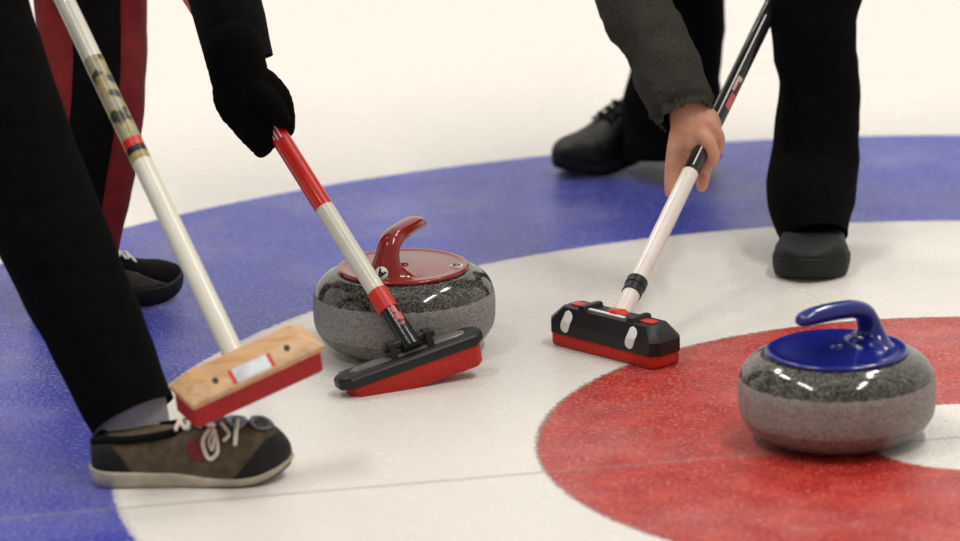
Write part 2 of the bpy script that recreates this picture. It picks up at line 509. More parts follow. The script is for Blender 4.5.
# label plate on the front slope, red bars at its ends, two screw holes
p0, p1 = V((0, -hy, .0095)), V((0, -.012, .0275))
sl = (p1 - p0).normalized(); nr = V((0, -sl.z, sl.y))
if nr.z < 0: nr = -nr
def slope_quad(x0, x1, t0, t1, off=.0006):
    b = bmesh.new(); pts = []
    for x, t in ((x0, t0), (x1, t0), (x1, t1), (x0, t1)): pts.append(V((x, 0, 0)) + V((0, p0.y, p0.z)) + sl * t)
    vs = [b.verts.new(p + nr * off) for p in pts]; lo = [b.verts.new(p - nr * .001) for p in pts]
    b.faces.new(vs); b.faces.new(lo[::-1])
    for i in range(4): b.faces.new((vs[i], lo[i], lo[(i + 1) % 4], vs[(i + 1) % 4]))
    b.transform(Mh); return b
lp = link('label_plate', slope_quad(-.036, .026, .0035, .0265), simple('silver_foil', (.50, .52, .55), .35, .25, 35, metal=.3), wb, smooth=False)
lp['label'] = 'silver label with red bars at both ends'
link('label_bar', slope_quad(-.043, -.036, .0035, .0265, .0007), M['bright_red'], lp, smooth=False)
link('label_bar', slope_quad(.026, .033, .0035, .0265, .0007), M['bright_red'], lp, smooth=False)
for x in (-.067, .063):
    b = bmesh.new(); lathe(b, [(0, .0004), (.0040, .0005), (.0050, .0008), (.0056, -.001)], 20)
    b.transform(Mh @ Matrix.Translation(V((x, p0.y, p0.z)) + sl * .0215) @ nr.to_track_quat('Z', 'Y').to_matrix().to_4x4())
    link('screw_hole', b, simple('dark_hole', (.05, .025, .01), .7, .1), wb)
sa0 = P(235, 357, 5.735); sa1 = P(106.5, 88, 5.92)
sdir = (sa1 - sa0).normalized(); top = sa0 + sdir * 1.17
tt = lambda py: txy(sa0, top, py)
bm = bmesh.new(); tube(bm, [sa0, sa0.lerp(top, .35), top], [.0150, .0143, .0138], 28); sharpen(link('handle', bm, M['white_paint'], bB))
bands(bB, (sa0, top), [('gold_band', tt(162), tt(155), 1.005, simple('dull_gold', (.36, .28, .10), .35)), ('black_band', tt(155), tt(149), 1.01, M['black_plastic']),
    ('red_band', tt(149), tt(141), 1.015, M['bright_red']), ('printed_sleeve', tt(141), tt(60), 1.005, M['decal'], 'worn gold and black printed sleeve'),
    ('end_cap', .995, 1.004, 1.12, M['black_plastic'])], .0146)
wood_shaft = (sa0, top)

# --- red and white broom, held by the black glove
bR = empty('curling_broom', (0, 0, 0), 'red and white curling broom with black head, sweeping before the red-handled stone', 'broom')
a = cf(.885, .314, -.35).normalized()
b_ = V((0, 0, 1)).cross(a); Mr = basis(a, b_)
crn = P(345, 393, 6.13)     # virtual front left corner at the lower edge of the black plate
aX, bX, cX = [Mr.col[i].to_3d() for i in range(3)]
cen = crn + aX * .118 + bX * .024
Mr = Matrix.Translation(cen) @ Mr; bR.location = cen
bpy.context.view_layer.update()
bm = bmesh.new()
stack(bm, [ring_at(oct_(.117, .0225, .015), -.001), ring_at(oct_(.119, .024, .015), .002), ring_at(oct_(.119, .024, .015), .013),
           ring_at(oct_(.117, .0215, .014), .0165), ring_at(oct_(.110, .016, .011), .0185), ring_at(oct_(.100, .013, .010), .0190)])
bm.transform(Mr); hd = sharpen(link('head_plate', bm, M['black_plastic'], bR), 35)
bm = bmesh.new()
stack(bm, [ring_at(oct_(.104, .017, .011), -.035, .004), ring_at(oct_(.1065, .0195, .012), -.033, .004), ring_at(oct_(.1085, .0205, .012), .0, .004)])
bm.transform(Mr); sharpen(link('brush_pad', bm, M['red_rubber'], bR), 60)['label'] = 'red fabric sweeping pad'
# grey raised deck on the plate, its grey painting in the reflection on the black top; clamp ears and hub
bm = bmesh.new()
stack(bm, [ring_at(oct_(.095, .0115, .008), .0185), ring_at(oct_(.091, .009, .007), .0212), ring_at(oct_(.087, .0075, .006), .0216)]); bm.transform(Mr)
sharpen(link('deck', bm, M['sheen_plastic'], hd), 35)
for sx in (-1, 1):
    bm = bmesh.new()
    pr = [(-.014, .0), (.014, .0), (.013, .012), (.009, .022), (.0, .026), (-.009, .022), (-.013, .012)]
    x0 = .005 + sx * .030
    stack(bm, [[V((x0 - .005, y + .002, z + .018)) for y, z in pr], [V((x0 + .005, y + .002, z + .018)) for y, z in pr]])
    bm.transform(Mr)
    bv = bmesh.new(); cyl(bv, Mr @ V((x0 + sx * .004, .002, .034)), Mr @ V((x0 + sx * .012, .002, .034)), .0075, .0065)
    ear = sharpen(link('clamp_ear', bm, M['black_plastic'], bR)); sharpen(link('clamp_knob', bv, M['black_plastic'], ear))
ra0 = Mr @ V((.006, .002, .032)); ra1 = P(276, 131, 6.36)
rdir = (ra1 - ra0).normalized(); rtop = ra0 + rdir * 1.17
bm = bmesh.new(); cyl(bm, Mr @ V((-.020, .002, .034)), Mr @ V((.030, .002, .034)), .0075); sharpen(link('hinge_pin', bm, M['black_plastic'], bR))
tt = lambda py: txy(ra0, rtop, py)
bm = bmesh.new(); tube(bm, [ra0 - rdir * .012, ra0 + rdir * .02, ra0.lerp(rtop, tt(309))], [.0165, .0165, .0145], 28)
sk = sharpen(link('socket', bm, M['black_gloss'], bR))
# faded red lettering on the black socket
dvec = (CAM - ra0).normalized(); side = rdir.cross(dvec).normalized()
for k, py in enumerate((338, 331, 322, 315)):
    b = bmesh.new(); c0 = ra0.lerp(rtop, tt(py))
    rings = []
    for i in range(5):
        an = math.radians(8 + (32 if k % 2 else 46) * i / 4 - 0)
        q = dvec * math.cos(an) + side * math.sin(an)
        q = (q - rdir * q.dot(rdir)).normalized() * .0163
        w = .0065 + .002 * math.sin(i * 2 + k)
        rings.append((b.verts.new(c0 + q - rdir * w), b.verts.new(c0 + q + rdir * w)))
    for u, v in zip(rings, rings[1:]): b.faces.new((u[0], v[0], v[1], u[1]))
    link('red_print', b, M['label_pink'], sk)
bm = bmesh.new(); tube(bm, [ra0.lerp(rtop, tt(303)), ra0.lerp(rtop, tt(206))], [.0143, .0143], 28); sharpen(link('handle', bm, M['white_paint'], bR))
bands(bR, (ra0, rtop), [('red_ring', tt(311), tt(292), 1.12, M['bright_red']), ('red_sleeve', tt(208), .995, 1.03, M['red_paint'], 'red upper sleeve of the handle'),
    ('end_cap', .99, 1.004, 1.12, M['black_plastic'])], .0143)
# white scuffed print just under the glove
for k, (an0, ln, y0) in enumerate(((10, 1, 130), (-12, .8, 132), (30, .6, 133))):
    b = bmesh.new(); t0, t1 = tt(y0 + 12 * ln), tt(y0 - 4)
    rings = []
    for i in range(3):
        an = math.radians(an0 + i * 4)
        q = dvec * math.cos(an) - side * math.sin(an); q = (q - rdir * q.dot(rdir)).normalized() * .0150
        rings.append((b.verts.new(ra0.lerp(rtop, t0) + q), b.verts.new(ra0.lerp(rtop, t1) + q)))
    for u, v in zip(rings, rings[1:]): b.faces.new((u[0], v[0], v[1], u[1]))
    link('white_stripe', b, M['label_white'], bR)

# --- broom on the right, bare hand
bK = empty('curling_broom', (0, 0, 0), 'curling broom with angular black head and white kidney marks, at the red circle edge', 'broom')
A0, A1, A2 = G(546, 344), G(655, 372), G(684, 359)
a = (A1 - A0).normalized(); b_ = V((0, 0, 1)).cross(a)
Mk = basis(a, b_); Lk = (A1 - A0).length / 2; Wk = .0335
cen = A0 + a * Lk + b_ * Wk
Mk = Matrix.Translation(cen + V((0, 0, .0012))) @ Mk; bK.location = cen
bpy.context.view_layer.update()
hx, hy = Lk, Wk
bm = bmesh.new(); rr = rrect(hx - .0035, hy - .003, .013, 6)
stack(bm, [ring_at(rr, 0, sx=.985, sy=.96), ring_at(rr, .003), ring_at(rr, .0185), ring_at(rr, .021, sx=.99, sy=.98)]); bm.transform(Mk)
sharpen(link('brush_pad', bm, M['red_rubber'], bK), 60)['label'] = 'red fabric sweeping pad'
bm = bmesh.new(); c8 = .012
def o8(ix, iy, z, c=c8): return ring_at(oct_(hx - ix, hy - iy, c), z)
stack(bm, [o8(.001, .001, .0195), o8(0, 0, .021), o8(0, 0, .040), o8(.0008, .0008, .0415), o8(.021, .0115, .0605, .007), o8(.023, .0135, .0615, .006)])
bm.transform(Mk); hk = sharpen(link('head_shell', bm, M['black_plastic'], bK), 22)
# raised end blocks and grey end facets, red inserts, white centre strip, red swivel
for sx in (-1, 1):
    x0 = sx * (hx - .042)
    bm = bmesh.new(); rr = rrect(.013, .0085, .004, 4)
    stack(bm, [ring_at(rr, .061, x0, 0), ring_at(rr, .0632, x0, 0), ring_at(rr, .0636, x0, 0, .93, .93)]); bm.transform(Mk)
    sharpen(link('red_insert', bm, M['bright_red'], hk))
    bm = bmesh.new()
    pr = [(-.009, .061), (.009, .061), (.006, .0675), (-.004, .0675)]
    xx = sx * (hx - .064)
    stack(bm, [[V((xx + y * .9, -hy + .0135, z)) for y, z in pr], [V((xx + y * .9, hy - .0135, z)) for y, z in pr]]); bm.transform(Mk)
    sharpen(link('cheek', bm, M['black_plastic'], hk))
    # white kidney marks on the front, wrapping the bevel
    bm = bmesh.new(); xm = -hx + .0425 if sx < 0 else hx - .051
    def front(z):
        if z < .0415: return -hy
        return -hy + .0115 * (z - .0415) / .019
    rows = []
    for i in range(15):
        t = i / 14; z = .0245 + t * .0335
        wv = .0092 * (1 - abs(2 * t - 1) ** 3.2) ** .5 + .0002
        xc = xm + .0030 * math.cos((t - .1) * PI * 1.6) * (-1) - .0040 * (t - .5)
        rows.append([V((xc + wv * s_, front(z) - .0007 - .0010 * (1 - abs(s_)), z)) for s_ in (-1, -.5, 0, .5, 1)])
    vv = [[bm.verts.new(p) for p in r] for r in rows]
    for u, v in zip(vv, vv[1:]):
        for i in range(4): bm.faces.new((u[i], u[i + 1], v[i + 1], v[i]))
    bm.transform(Mk); link('kidney_mark', bm, M['label_white'], hk)['label'] = 'white kidney shaped mark'
bm = bmesh.new(); rr = rrect(.040, .0035, .003, 4)
stack(bm, [ring_at(rr, .0605, -.008, -.010), ring_at(rr, .0632, -.008, -.010)]); bm.transform(Mk); sharpen(link('white_strip', bm, M['label_white'], hk))
sk0 = Mk @ V((.004, .004, .050)); hkD = P(695, 163, 6.55)
kdir = (hkD - sk0).normalized(); ktop = sk0 + kdir * 1.15
bm = bmesh.new(); lathe(bm, [(0, 0), (.020, 0), (.020, .004), (.018, .007), (.014, .010), (0, .011)], 36)
bm.transform(Mk @ Matrix.Translation((.004, .004, .0575)) @ Matrix.Scale(.66, 4, (0, 1, 0))); sharpen(link('swivel', bm, M['bright_red'], bK))
tt = lambda py: txy(sk0, ktop, py)
bm = bmesh.new(); tube(bm, [sk0, sk0.lerp(ktop, tt(285)), sk0.lerp(ktop, tt(173))], [.0148, .0138, .0134], 28); sharpen(link('handle', bm, M['pink_white'], bK))
bands(bK, (sk0, ktop), [('clamp_ring', tt(294), tt(282), 1.16, M['black_plastic']), ('clamp_ring', tt(287), tt(281), 1.24, M['black_plastic']),
    ('black_sleeve', tt(174), .995, .98, M['black_gloss'], 'glossy black upper sleeve'), ('end_cap', .99, 1.004, 1.1, M['black_plastic'])], .0135)
dvec = (CAM - hkD).normalized(); side = kdir.cross(dvec).normalized()
def shaft_strip(name, an0, an1, y0, y1, mt, n=4, rad=.01345):
    b = bmesh.new(); rings = []
    t0, t1 = tt(y0), tt(y1)
    for i in range(n + 1):
        an = math.radians(an0 + (an1 - an0) * i / n)
        q = dvec * math.cos(an) + side * math.sin(an); q = (q - kdir * q.dot(kdir)).normalized() * rad
        rings.append((b.verts.new(sk0.lerp(ktop, t0) + q), b.verts.new(sk0.lerp(ktop, t1) + q)))
    for u, v in zip(rings, rings[1:]): b.faces.new((u[0], v[0], v[1], u[1]))
    return link(name, b, mt, bK)
shaft_strip('white_stripe', -8, -2, 170, 20, M['label_white'], 2)
shaft_strip('printed_patch', 12, 60, 110, 96, M['label_pink'])
shaft_strip('printed_patch', 5, 40, 94, 80, simple('pale_pink_print', (.55, .42, .42), .35))
shaft_strip('printed_patch', 20, 62, 94, 84, M['patch_red'], 4, .0136)

# ------------------------------------------------------------------ shoes
def lerp_tab(tab, u):
    for (a, x), (b, y) in zip(tab, tab[1:]):
        if u <= b:
            t = (u - a) / (b - a) if b > a else 0
            t = t * t * (3 - 2 * t) * .5 + t * .5
            return x + (y - x) * t
    return tab[-1][1]
WT = [(0, .028), (.06, .033), (.2, .0345), (.4, .036), (.6, .044), (.72, .0485), (.82, .047), (.9, .040), (1, .030)]
HT = [(0, .062), (.1, .080), (.3, .088), (.42, .086), (.55, .074), (.7, .061), (.85, .052), (1, .042)]
class Shoe:
    ht = None
    def __init__(s, heel, toe, L, base_h=.024, wk=1, hk=1, spring=.012, pitch=0, bend=.006, bt=None):
        d = toe - heel; yaw = math.atan2(d.y, d.x)
        s.L, s.b, s.wk, s.hk, s.sp, s.bend = L, base_h, wk, hk, spring, bend
        s.M = Matrix.Translation(heel) @ Matrix.Rotation(yaw, 4, 'Z') @ Matrix.Translation((L * .75, 0, 0)) @ Matrix.Rotation(pitch, 4, 'Y') @ Matrix.Translation((-L * .75, 0, 0))
        s.pitch = pitch
        s.bt = bt or [(0, base_h), (1, base_h)]
    def lift(s, u):
        z = s.sp * max(0, (u - .72) / .28) ** 2
        if s.pitch and u > .75:      # flexed toes stay on the ice
            z += (u - .75) * s.L * math.tan(s.pitch) * 1.0
        return z
    def endk(s, u):
        k = 1.0
        if u < .10: k = math.sqrt(max(0, 1 - ((.10 - u) / .10) ** 2)) * .999
        if u > .84: k = math.sqrt(max(0, 1 - ((u - .84) / .16) ** 2))
        return k
    def S(s, u, v, off=0):
        """v 0..pi over the top; 0 = the left side"""
        k = s.endk(u); w = lerp_tab(WT, u) * s.wk * k + off
        hh = lerp_tab(s.ht or HT, u) * s.hk; kh = 1
        if u > .80: kh = (max(0, 1 - ((u - .80) / .20) ** 2.4)) ** .5
        if u < .05: kh = .8 + .2 * math.sqrt(max(0, 1 - ((.05 - u) / .05) ** 2))
        sb = lerp_tab(s.bt, u); hgt = (hh - sb) * kh + off
        c, sn = math.cos(v), math.sin(v)
        pw = .72
        if u < .45: pw = .62
        y = w * (abs(c) ** pw) * (1 if c > 0 else -1) if abs(c) > 1e-9 else 0
        yy = s.bend * math.sin(u * PI) 
        z = sb + hgt * (max(0, sn) ** .85)
        x = u * s.L + (off if u > .5 else -off) * (1 if u > .9 or u < .05 else 0)
        return V((x, y + yy, z + s.lift(u)))
    def W(s, u, v, off=0): return s.M @ s.S(u, v, off)
    def upper(s, us=56, vs=28):
        bm = bmesh.new(); rings = []
        for i in range(us + 1):
            t = i / us; u = .5 - .5 * math.cos(PI * t) * (1)     # dense at both ends
            u = min(max(u, .0005), .9995)
            r = [s.S(u, PI * j / vs) for j in range(vs + 1)]
            r = [V((r[0].x, r[0].y, r[0].z - .012))] + r + [V((r[-1].x, r[-1].y, r[-1].z - .012))]
            rings.append([bm.verts.new(p) for p in r])
        n = len(rings[0])
        for a, b in zip(rings, rings[1:]):
            for j in range(n - 1): bm.faces.new((a[j], b[j], b[j + 1], a[j + 1]))
            bm.faces.new((a[0], a[-1], b[-1], b[0]))
        bm.faces.new(rings[0]); bm.faces.new(rings[-1][::-1])
        bm.transform(s.M); return bm
    def sole(s, ext=.0045, hgt=None, seg=44):
        hgt = hgt or s.b; bm = bmesh.new(); lays = []
        out = []
        us = [.5 - .5 * math.cos(PI * i / seg) for i in range(seg + 1)]
        for sgn in (1, -1):
            for u in (us if sgn > 0 else us[::-1]):
                k = s.endk(u); w = lerp_tab(WT, u) * s.wk * k
                out.append((u, sgn * w))
        for zf, zo, e in ((0, .0, -.004), (0, .0025, 0), (.5, 0, ext * .8), (1, -.002, ext), (1, .0015, ext * .75), (1, .002, -.004)):
            lay = []
            for u, w in out:
                z = lerp_tab(s.bt, u) * zf * (hgt / s.b) + zo
                cxy = s.bend * math.sin(u * PI)
                sg = 1 if w >= 0 else -1
                x = u * s.L + e * (1 - s.endk(u)) * (1 if u > .5 else -1)
                lay.append(V((x, w + cxy + sg * e * max(.0, s.endk(u)), z + s.lift(u))))
            lays.append(lay)
        stack(bm, lays); bmesh.ops.remove_doubles(bm, verts=bm.verts[:], dist=.00005)
        bm.transform(s.M); return bm
    def patch(s, fu, v0, v1, off=.0014, nu=14, nv=16):
        """fu(v) -> (u0,u1)"""
        bm = bmesh.new(); g = []
        for j in range(nv + 1):
            v = v0 + (v1 - v0) * j / nv; u0, u1 = fu(v)
            g.append([(u0 + (u1 - u0) * i / nu, v) for i in range(nu + 1)])
        top = [[bm.verts.new(s.S(u, v, off)) for u, v in r] for r in g]
        lo = [[bm.verts.new(s.S(u, v, -.001)) for u, v in r] for r in g]
        for j in range(nv):
            for i in range(nu):
                bm.faces.new((top[j][i], top[j][i + 1], top[j + 1][i + 1], top[j + 1][i]))
        for j in range(nv):
            bm.faces.new((top[j][0], top[j + 1][0], lo[j + 1][0], lo[j][0])); bm.faces.new((top[j][nu], lo[j][nu], lo[j + 1][nu], top[j + 1][nu]))
        for i in range(nu):
            bm.faces.new((top[0][i], lo[0][i], lo[0][i + 1], top[0][i + 1])); bm.faces.new((top[nv][i], top[nv][i + 1], lo[nv][i + 1], lo[nv][i]))
        bm.transform(s.M); return bm
    def collar(s, r=.006, u0=.03, u1=.44):
        bm = bmesh.new(); pts = []
        n = 30
        for i in range(n):
            a = 2 * PI * i / n
            u = (u0 + u1) / 2 - (u1 - u0) / 2 * math.cos(a); v = PI / 2 - .62 * math.sin(a)
            pts.append(s.W(u, v, .001))
        pts.append(pts[0]); pts.append(pts[1])
        tube(bm, pts, [r] * len(pts), 10); return bm

def lace_cross(s, par, us, mat, rad=.0024, spread=.34, name='lace'):
    for k, u in enumerate(us):
        for sg in (1, -1):
            bm = bmesh.new(); pts = []
            for i in range(9):
                t = i / 8; v = PI / 2 + sg * spread * (1 - 2 * t); uu = u + .045 * t
                pts.append(s.W(uu, v, .0035 + .003 * math.sin(PI * t) + (.0015 if sg > 0 else 0)))
            tube(bm, pts, [(rad * 1.3, rad * .7)] * 9, 8, round_=True)
            link(name, bm, mat, par)

# ------------------------------------------------------------------ clothing and bodies
def wrinkle(amp, sx=9, sz=22, seed=0, hem=0, ax=None):
    def fn(q, p, t, a):
        d = (q - p); r = d.length
        if r < 1e-6: return q
        n = noise.noise(V((q.x * sx + seed, q.y * sx, q.z * sz))) * .7 + noise.noise(V((q.x * 2.4 * sx, q.y * 2.4 * sx + seed, q.z * sz * 1.5))) * .35
        return q + d / r * (amp * n)
    return fn

def hand_fist(center, axis, wrist_dir, glove=False):
    """fist closed round a bar: palm and five curled digits. wrist_dir points from the bar to the wrist"""
    ax = axis.normalized(); w = (wrist_dir - ax * wrist_dir.dot(ax)).normalized(); n = ax.cross(w)
    g = .0025 if glove else 0
    ch = []
    pl = lambda a, b, c: center + ax * a + w * b + n * c
    ch.append(chain([pl(-.03, .03, .004), pl(.0, .033, .006), pl(.03, .03, .004)], [(.02 + g, .016 + g)] * 3))
    ch.append(chain([pl(0, .035, .004), pl(0, .06, .006), pl(0, .095, .006)], [(.034 + g, .018 + g), (.034 + g, .019 + g), (.026 + g, .02 + g)], ref=ax))
    for k, (o, r, L) in enumerate(((-.034, .0092, 1), (-.012, .0096, 1.06), (.010, .0092, 1), (.030, .008, .88))):
        pts = [pl(o, .034, .016), pl(o, .016 * L, .026), pl(o, -.010 * L, .022), pl(o, -.024 * L, .006), pl(o, -.018 * L, -.014), pl(o * .96, -.002, -.021)]
        ch.append(chain(pts, [r + g, r + g, (r + g) * .97, (r + g) * .93, (r + g) * .88, (r + g) * .8], 3))
    ch.append(chain([pl(-.035, .05, -.006), pl(-.045, .03, -.018), pl(-.046, .008, -.025), pl(-.036, -.012, -.024)], [.013 + g, .0115 + g, .0105 + g, .0095 + g], 3))
    return ch, center + w * .1

def body_chains(J):
    """tapering body inside the clothes"""
    ch = []
    ch.append(chain([J['pelvis'], J['waist'], J['chest'], J['neck0']], [(.155, .10), (.135, .095), (.165, .105), (.07, .06)], 6, 24, J['lr']))
    ch.append(chain([J['neck0'], J['neck1']], [.056, .052], 2))
    for s in ('l', 'r'):
        ch.append(chain([J['sh_' + s] * .7 + J['chest'] * .3, J['sh_' + s], J['el_' + s], J['wr_' + s]], [.05, .05, .036, .026], 6))
        ch.append(chain([J['pelvis'].lerp(J['hip_' + s], .7), J['hip_' + s], J['hip_' + s].lerp(J['kn_' + s], .5), J['kn_' + s], J['kn_' + s].lerp(J['an_' + s], .3), J['an_' + s]], [.09, .085, .068, .052, .046, .026], 5))
        f = J['foot_' + s]; ch.append(chain([J['an_' + s], J['an_' + s] * .5 + f[0] * .5 + V((0, 0, .01)), f[1]], [(.024, .024), (.020, .016), (.016, .008)], 4))
    return ch
def head_chains(c, up, fw):
    """c = centre of the head; profile from chin to crown plus nose, brow, lips and ears"""
    rt = fw.cross(up).normalized(); q = lambda a, b, d: c + rt * a + fw * b + up * d
    ch = [chain([q(0, .045, -.095), q(0, .030, -.055), q(0, .012, 0), q(0, .0, .045), q(0, -.005, .072)], [(.034, .036), (.058, .062), (.074, .090), (.072, .088), (.058, .070)], 5, 24, rt),
          chain([q(0, .098, .012), q(0, .108, -.012), q(0, .116, -.030)], [.009, .011, .014], 3),
          chain([q(-.024, .092, -.062), q(0, .100, -.062), q(.024, .092, -.062)], [.006, .009, .006], 3),
          chain([q(-.045, .085, .028), q(0, .096, .024), q(.045, .085, .028)], [.010, .011, .010], 3)]
    for s in (-1, 1):
        ch.append(chain([q(s * .074, .0, .012), q(s * .083, -.008, .0), q(s * .078, .0, -.026)], [(.010, .012), (.010, .016), (.006, .010)], 3))
    return ch
def hair_eyes(root, c, up, fw):
    rt = fw.cross(up).normalized(); q = lambda a, b, d: c + rt * a + fw * b + up * d
    bm = fuse([chain([q(0, -.050, -.065), q(0, -.032, -.01), q(0, -.022, .040), q(0, -.010, .076)], [(.060, .055), (.078, .078), (.083, .092), (.066, .078)], 5, 24, rt),
               chain([q(-.05, .05, .070), q(0, .066, .078), (q(.05, .05, .070))], [.028, .030, .028], 4)], .006)
    for v in bm.verts: v.co += (v.co - c).normalized() * .003 * noise.noise(v.co * 60)
    link('hair', bm, M['hair'], root)
    for s in (-1, 1):
        b = bmesh.new(); bmesh.ops.create_uvsphere(b, u_segments=16, v_segments=10, radius=.0125)
        bmesh.ops.translate(b, verts=b.verts, vec=q(s * .032, .083, .004))
        link('eye', b, M['eye_white'], root)
def leg_tube(bm, pts, rad, seed, amp=.007, mat=0, fn=None, seg=40, sp=.02):
    def f(q, p, t, a):
        q = wrinkle(amp, 8, 20, seed)(q, p, t, a)
        return fn(q, p, t, a) if fn else q
    tube(bm, pts, rad, seg, k=10, cap=(False, True), fn=f, mat=mat)
    # inner layer of the hem
    n = 4; P_, R_ = resample([V(p) for p in pts], rad, 10)
    tube(bm, P_[:6], [(r[0] - .004, r[1] - .004) for r in R_[:6]], seg, cap=(False, False), fn=wrinkle(amp, 8, 20, seed), mat=mat)

Z = V((0, 0, 1))
def build_person(label, J, shoes, trouser, jacket, arms=None, voxel=.005, extra=(), trouser_legs=None, cuffs=True, jacket_arm=None):
    root = empty('person', (J['an_r'].x, J['an_r'].y, 0), label, 'person')
    ch = body_chains(J) + list(extra) + head_chains(J['head'], J['hup'], J['hfw'])
    link('body', fuse(ch, voxel, 3), M['skin'], root)
    hair_eyes(root, J['head'], J['hup'], J['hfw'])
    # trousers
    bm = bmesh.new()
    tube(bm, [J['pelvis'] - (J['waist'] - J['pelvis']) * .5, J['pelvis'], J['waist']], [(.15, .125), (.185, .14), (.165, .125)], 40, ref=J['lr'], k=6, round_=True, fn=wrinkle(.008, 7, 12, 3))
    for s in ('l', 'r'):
        tl = trouser_legs and trouser_legs.get(s)
        if tl: leg_tube(bm, tl[0], tl[1], 11 + ord(s), tl[2] if len(tl) > 2 else .007, fn=tl[3] if len(tl) > 3 else None)
        else: leg_tube(bm, [J['an_' + s], J['kn_' + s], J['hip_' + s].lerp(J['pelvis'], .25)], [.07, .08, .115], 5)
    link('trousers', bm, trouser, root)
    # jacket
    bm = bmesh.new()
    up = (J['chest'] - J['waist']).normalized()
    tube(bm, [J['pelvis'] + (J['waist'] - J['pelvis']) * .2, J['waist'], J['chest'], J['neck0'] - up * .03, J['neck0'] + up * .05], [(.185, .15), (.172, .135), (.20, .138), (.13, .10), (.068, .064)], 44, ref=J['lr'], k=8, fn=wrinkle(.010, 7, 10, 5), cap=(False, False))
    for s in ('l', 'r'):
        ja = jacket_arm and jacket_arm.get(s)
        if ja: tube(bm, ja[0], ja[1], 48, k=10, cap=(True, False), fn=ja[2])
        else: tube(bm, [J['sh_' + s] * .6 + J['chest'] * .4, J['sh_' + s], J['el_' + s], J['wr_' + s]], [.085, .078, .062, .044], 32, k=8, cap=(True, False), fn=wrinkle(.007, 9, 14, 2))
    link('jacket', bm, jacket, root)
    return root

# ================= person with the wooden broom (nearest, left)
AL = .277
hA, tA = G(93, 482), G(292, 475)
shA = Shoe(hA, tA, (tA - hA).length, .024, 1.0, 1.0, .020, bend=-.004, bt=[(0, .024), (.4, .020), (.65, .012), (1, .011)])
shA.ht = [(0, .058), (.1, .071), (.3, .078), (.42, .077), (.55, .085), (.7, .083), (.85, .076), (1, .056)]
ank = shA.W(.20, PI / 2) + V((0, 0, .015))
hemA = P(133, 415, 5.81); kneeA = P(4, 130, 5.88); 
hipA = kneeA + V((-.16, .12, .40))
J = dict(an_r=P(130, 425, 5.81), kn_r=kneeA, hip_r=hipA, hip_l=hipA + V((-.10, .30, .0)), foot_r=(hA, tA - V((.04, 0, -.03))))
J['an_l'] = V((-1.33, 6.05, .10)); J['kn_l'] = V((-1.10, 6.05, .50)); J['foot_l'] = (V((-1.36, 6.05, .05)), V((-1.18, 6.0, .03)))
J['pelvis'] = (J['hip_l'] + J['hip_r']) / 2 + V((0, 0, .06)); J['waist'] = J['pelvis'] + V((.10, .02, .17)); J['chest'] = J['waist'] + V((.17, .0, .24)); J['neck0'] = J['chest'] + V((.13, .0, .17))
J['neck1'] = J['neck0'] + V((.05, 0, .06)); J['head'] = J['neck1'] + V((.05, 0, .10)); J['hup'] = V((.35, 0, 1)).normalized(); J['hfw'] = V((1, 0, -.35)).normalized()
J['lr'] = (J['hip_l'] - J['hip_r']).normalized()
J['sh_l'] = J['chest'] + V((.08, .19, .10)); J['sh_r'] = J['chest'] + V((.08, -.19, .10))
g1, g2 = wood_shaft[0].lerp(wood_shaft[1], .62), wood_shaft[0].lerp(wood_shaft[1], .93)
fa, wa = hand_fist(g1, sdir, J['sh_r'] - g1); fb, wb_ = hand_fist(g2, sdir, J['sh_l'] - g2)
J['wr_r'], J['wr_l'] = wa, wb_
J['el_r'] = (wa + J['sh_r']) / 2 + V((-.08, -.12, -.06)); J['el_l'] = (wb_ + J['sh_l']) / 2 + V((-.10, .13, -.08))
rootA = build_person('person in black trousers and brown shoe standing at the left edge, holding the wooden broom', J, None, M['black_cloth'], M['jacket_dark'],
    extra=fa + fb, trouser_legs={'r': ([hemA, hemA.lerp(kneeA, .28) + V((.000, 0, 0)), hemA.lerp(kneeA, .6), kneeA, kneeA.lerp(hipA, .6), hipA.lerp(J['pelvis'], .1), J['pelvis'].lerp(hipA, .4) + Z * .03], [(.062, .064), (.070, .070), (.078, .078), (.090, .090), (.112, .112), (.13, .13), (.12, .12)], .004),
                                  'l': ([J['an_l'] + V((0, 0, -.03)), J['kn_l'], J['hip_l'].lerp(J['pelvis'], .2)], [.07, .08, .115], .006)})
def sock(root, a, b, r0, r1, mt):
    bm = bmesh.new()
    def rib(q, p, t, an): return p + (q - p) * (1 + .012 * math.sin(an * 26))
    tube(bm, [a, a.lerp(b, .5), b], [r0, (r0[0] * .5 + r1[0] * .5, r0[1] * .5 + r1[1] * .5), r1], 78, k=6, fn=rib, ref=V((1, 0, 0)))
    return link('sock', bm, mt, root)
sock(rootA, P(135, 456, 5.81), P(128, 385, 5.82), (.056, .036), (.048, .044), M['sock'])
so = link('shoe', shA.upper(), M['suede'], rootA); so['label'] = 'brown suede sneaker with cream laces and sole'
link('sole', shA.sole(.004), M['sole_cream'], so)
link('toe_cap', shA.patch(lambda v: (.70 + .235 * math.sin(v) ** .8, .9990), .02, PI - .02, .0016, 16, 36), M['black_leather'], so)
link('heel_counter', shA.patch(lambda v: (.002, .20 - .12 * math.sin(v)), .02, PI - .02, .0014, 12, 36), M['black_leather'], so)
link('collar', shA.collar(.0062, .02, .46), M['black_suede'], so)
link('tongue', shA.patch(lambda v: (.50 - .0, .735 - .9 * abs(v - PI / 2) ** 2.2), PI / 2 - .42, PI / 2 + .42, .0022, 14, 18), M['tongue'], so)
link('side_patch', shA.patch(lambda v: (.485 + .02 * (v - 2.4), .585 + .03 * (v - 2.4)), PI - .78, PI - .30, .0018, 8, 8), M['patch_red'], so)
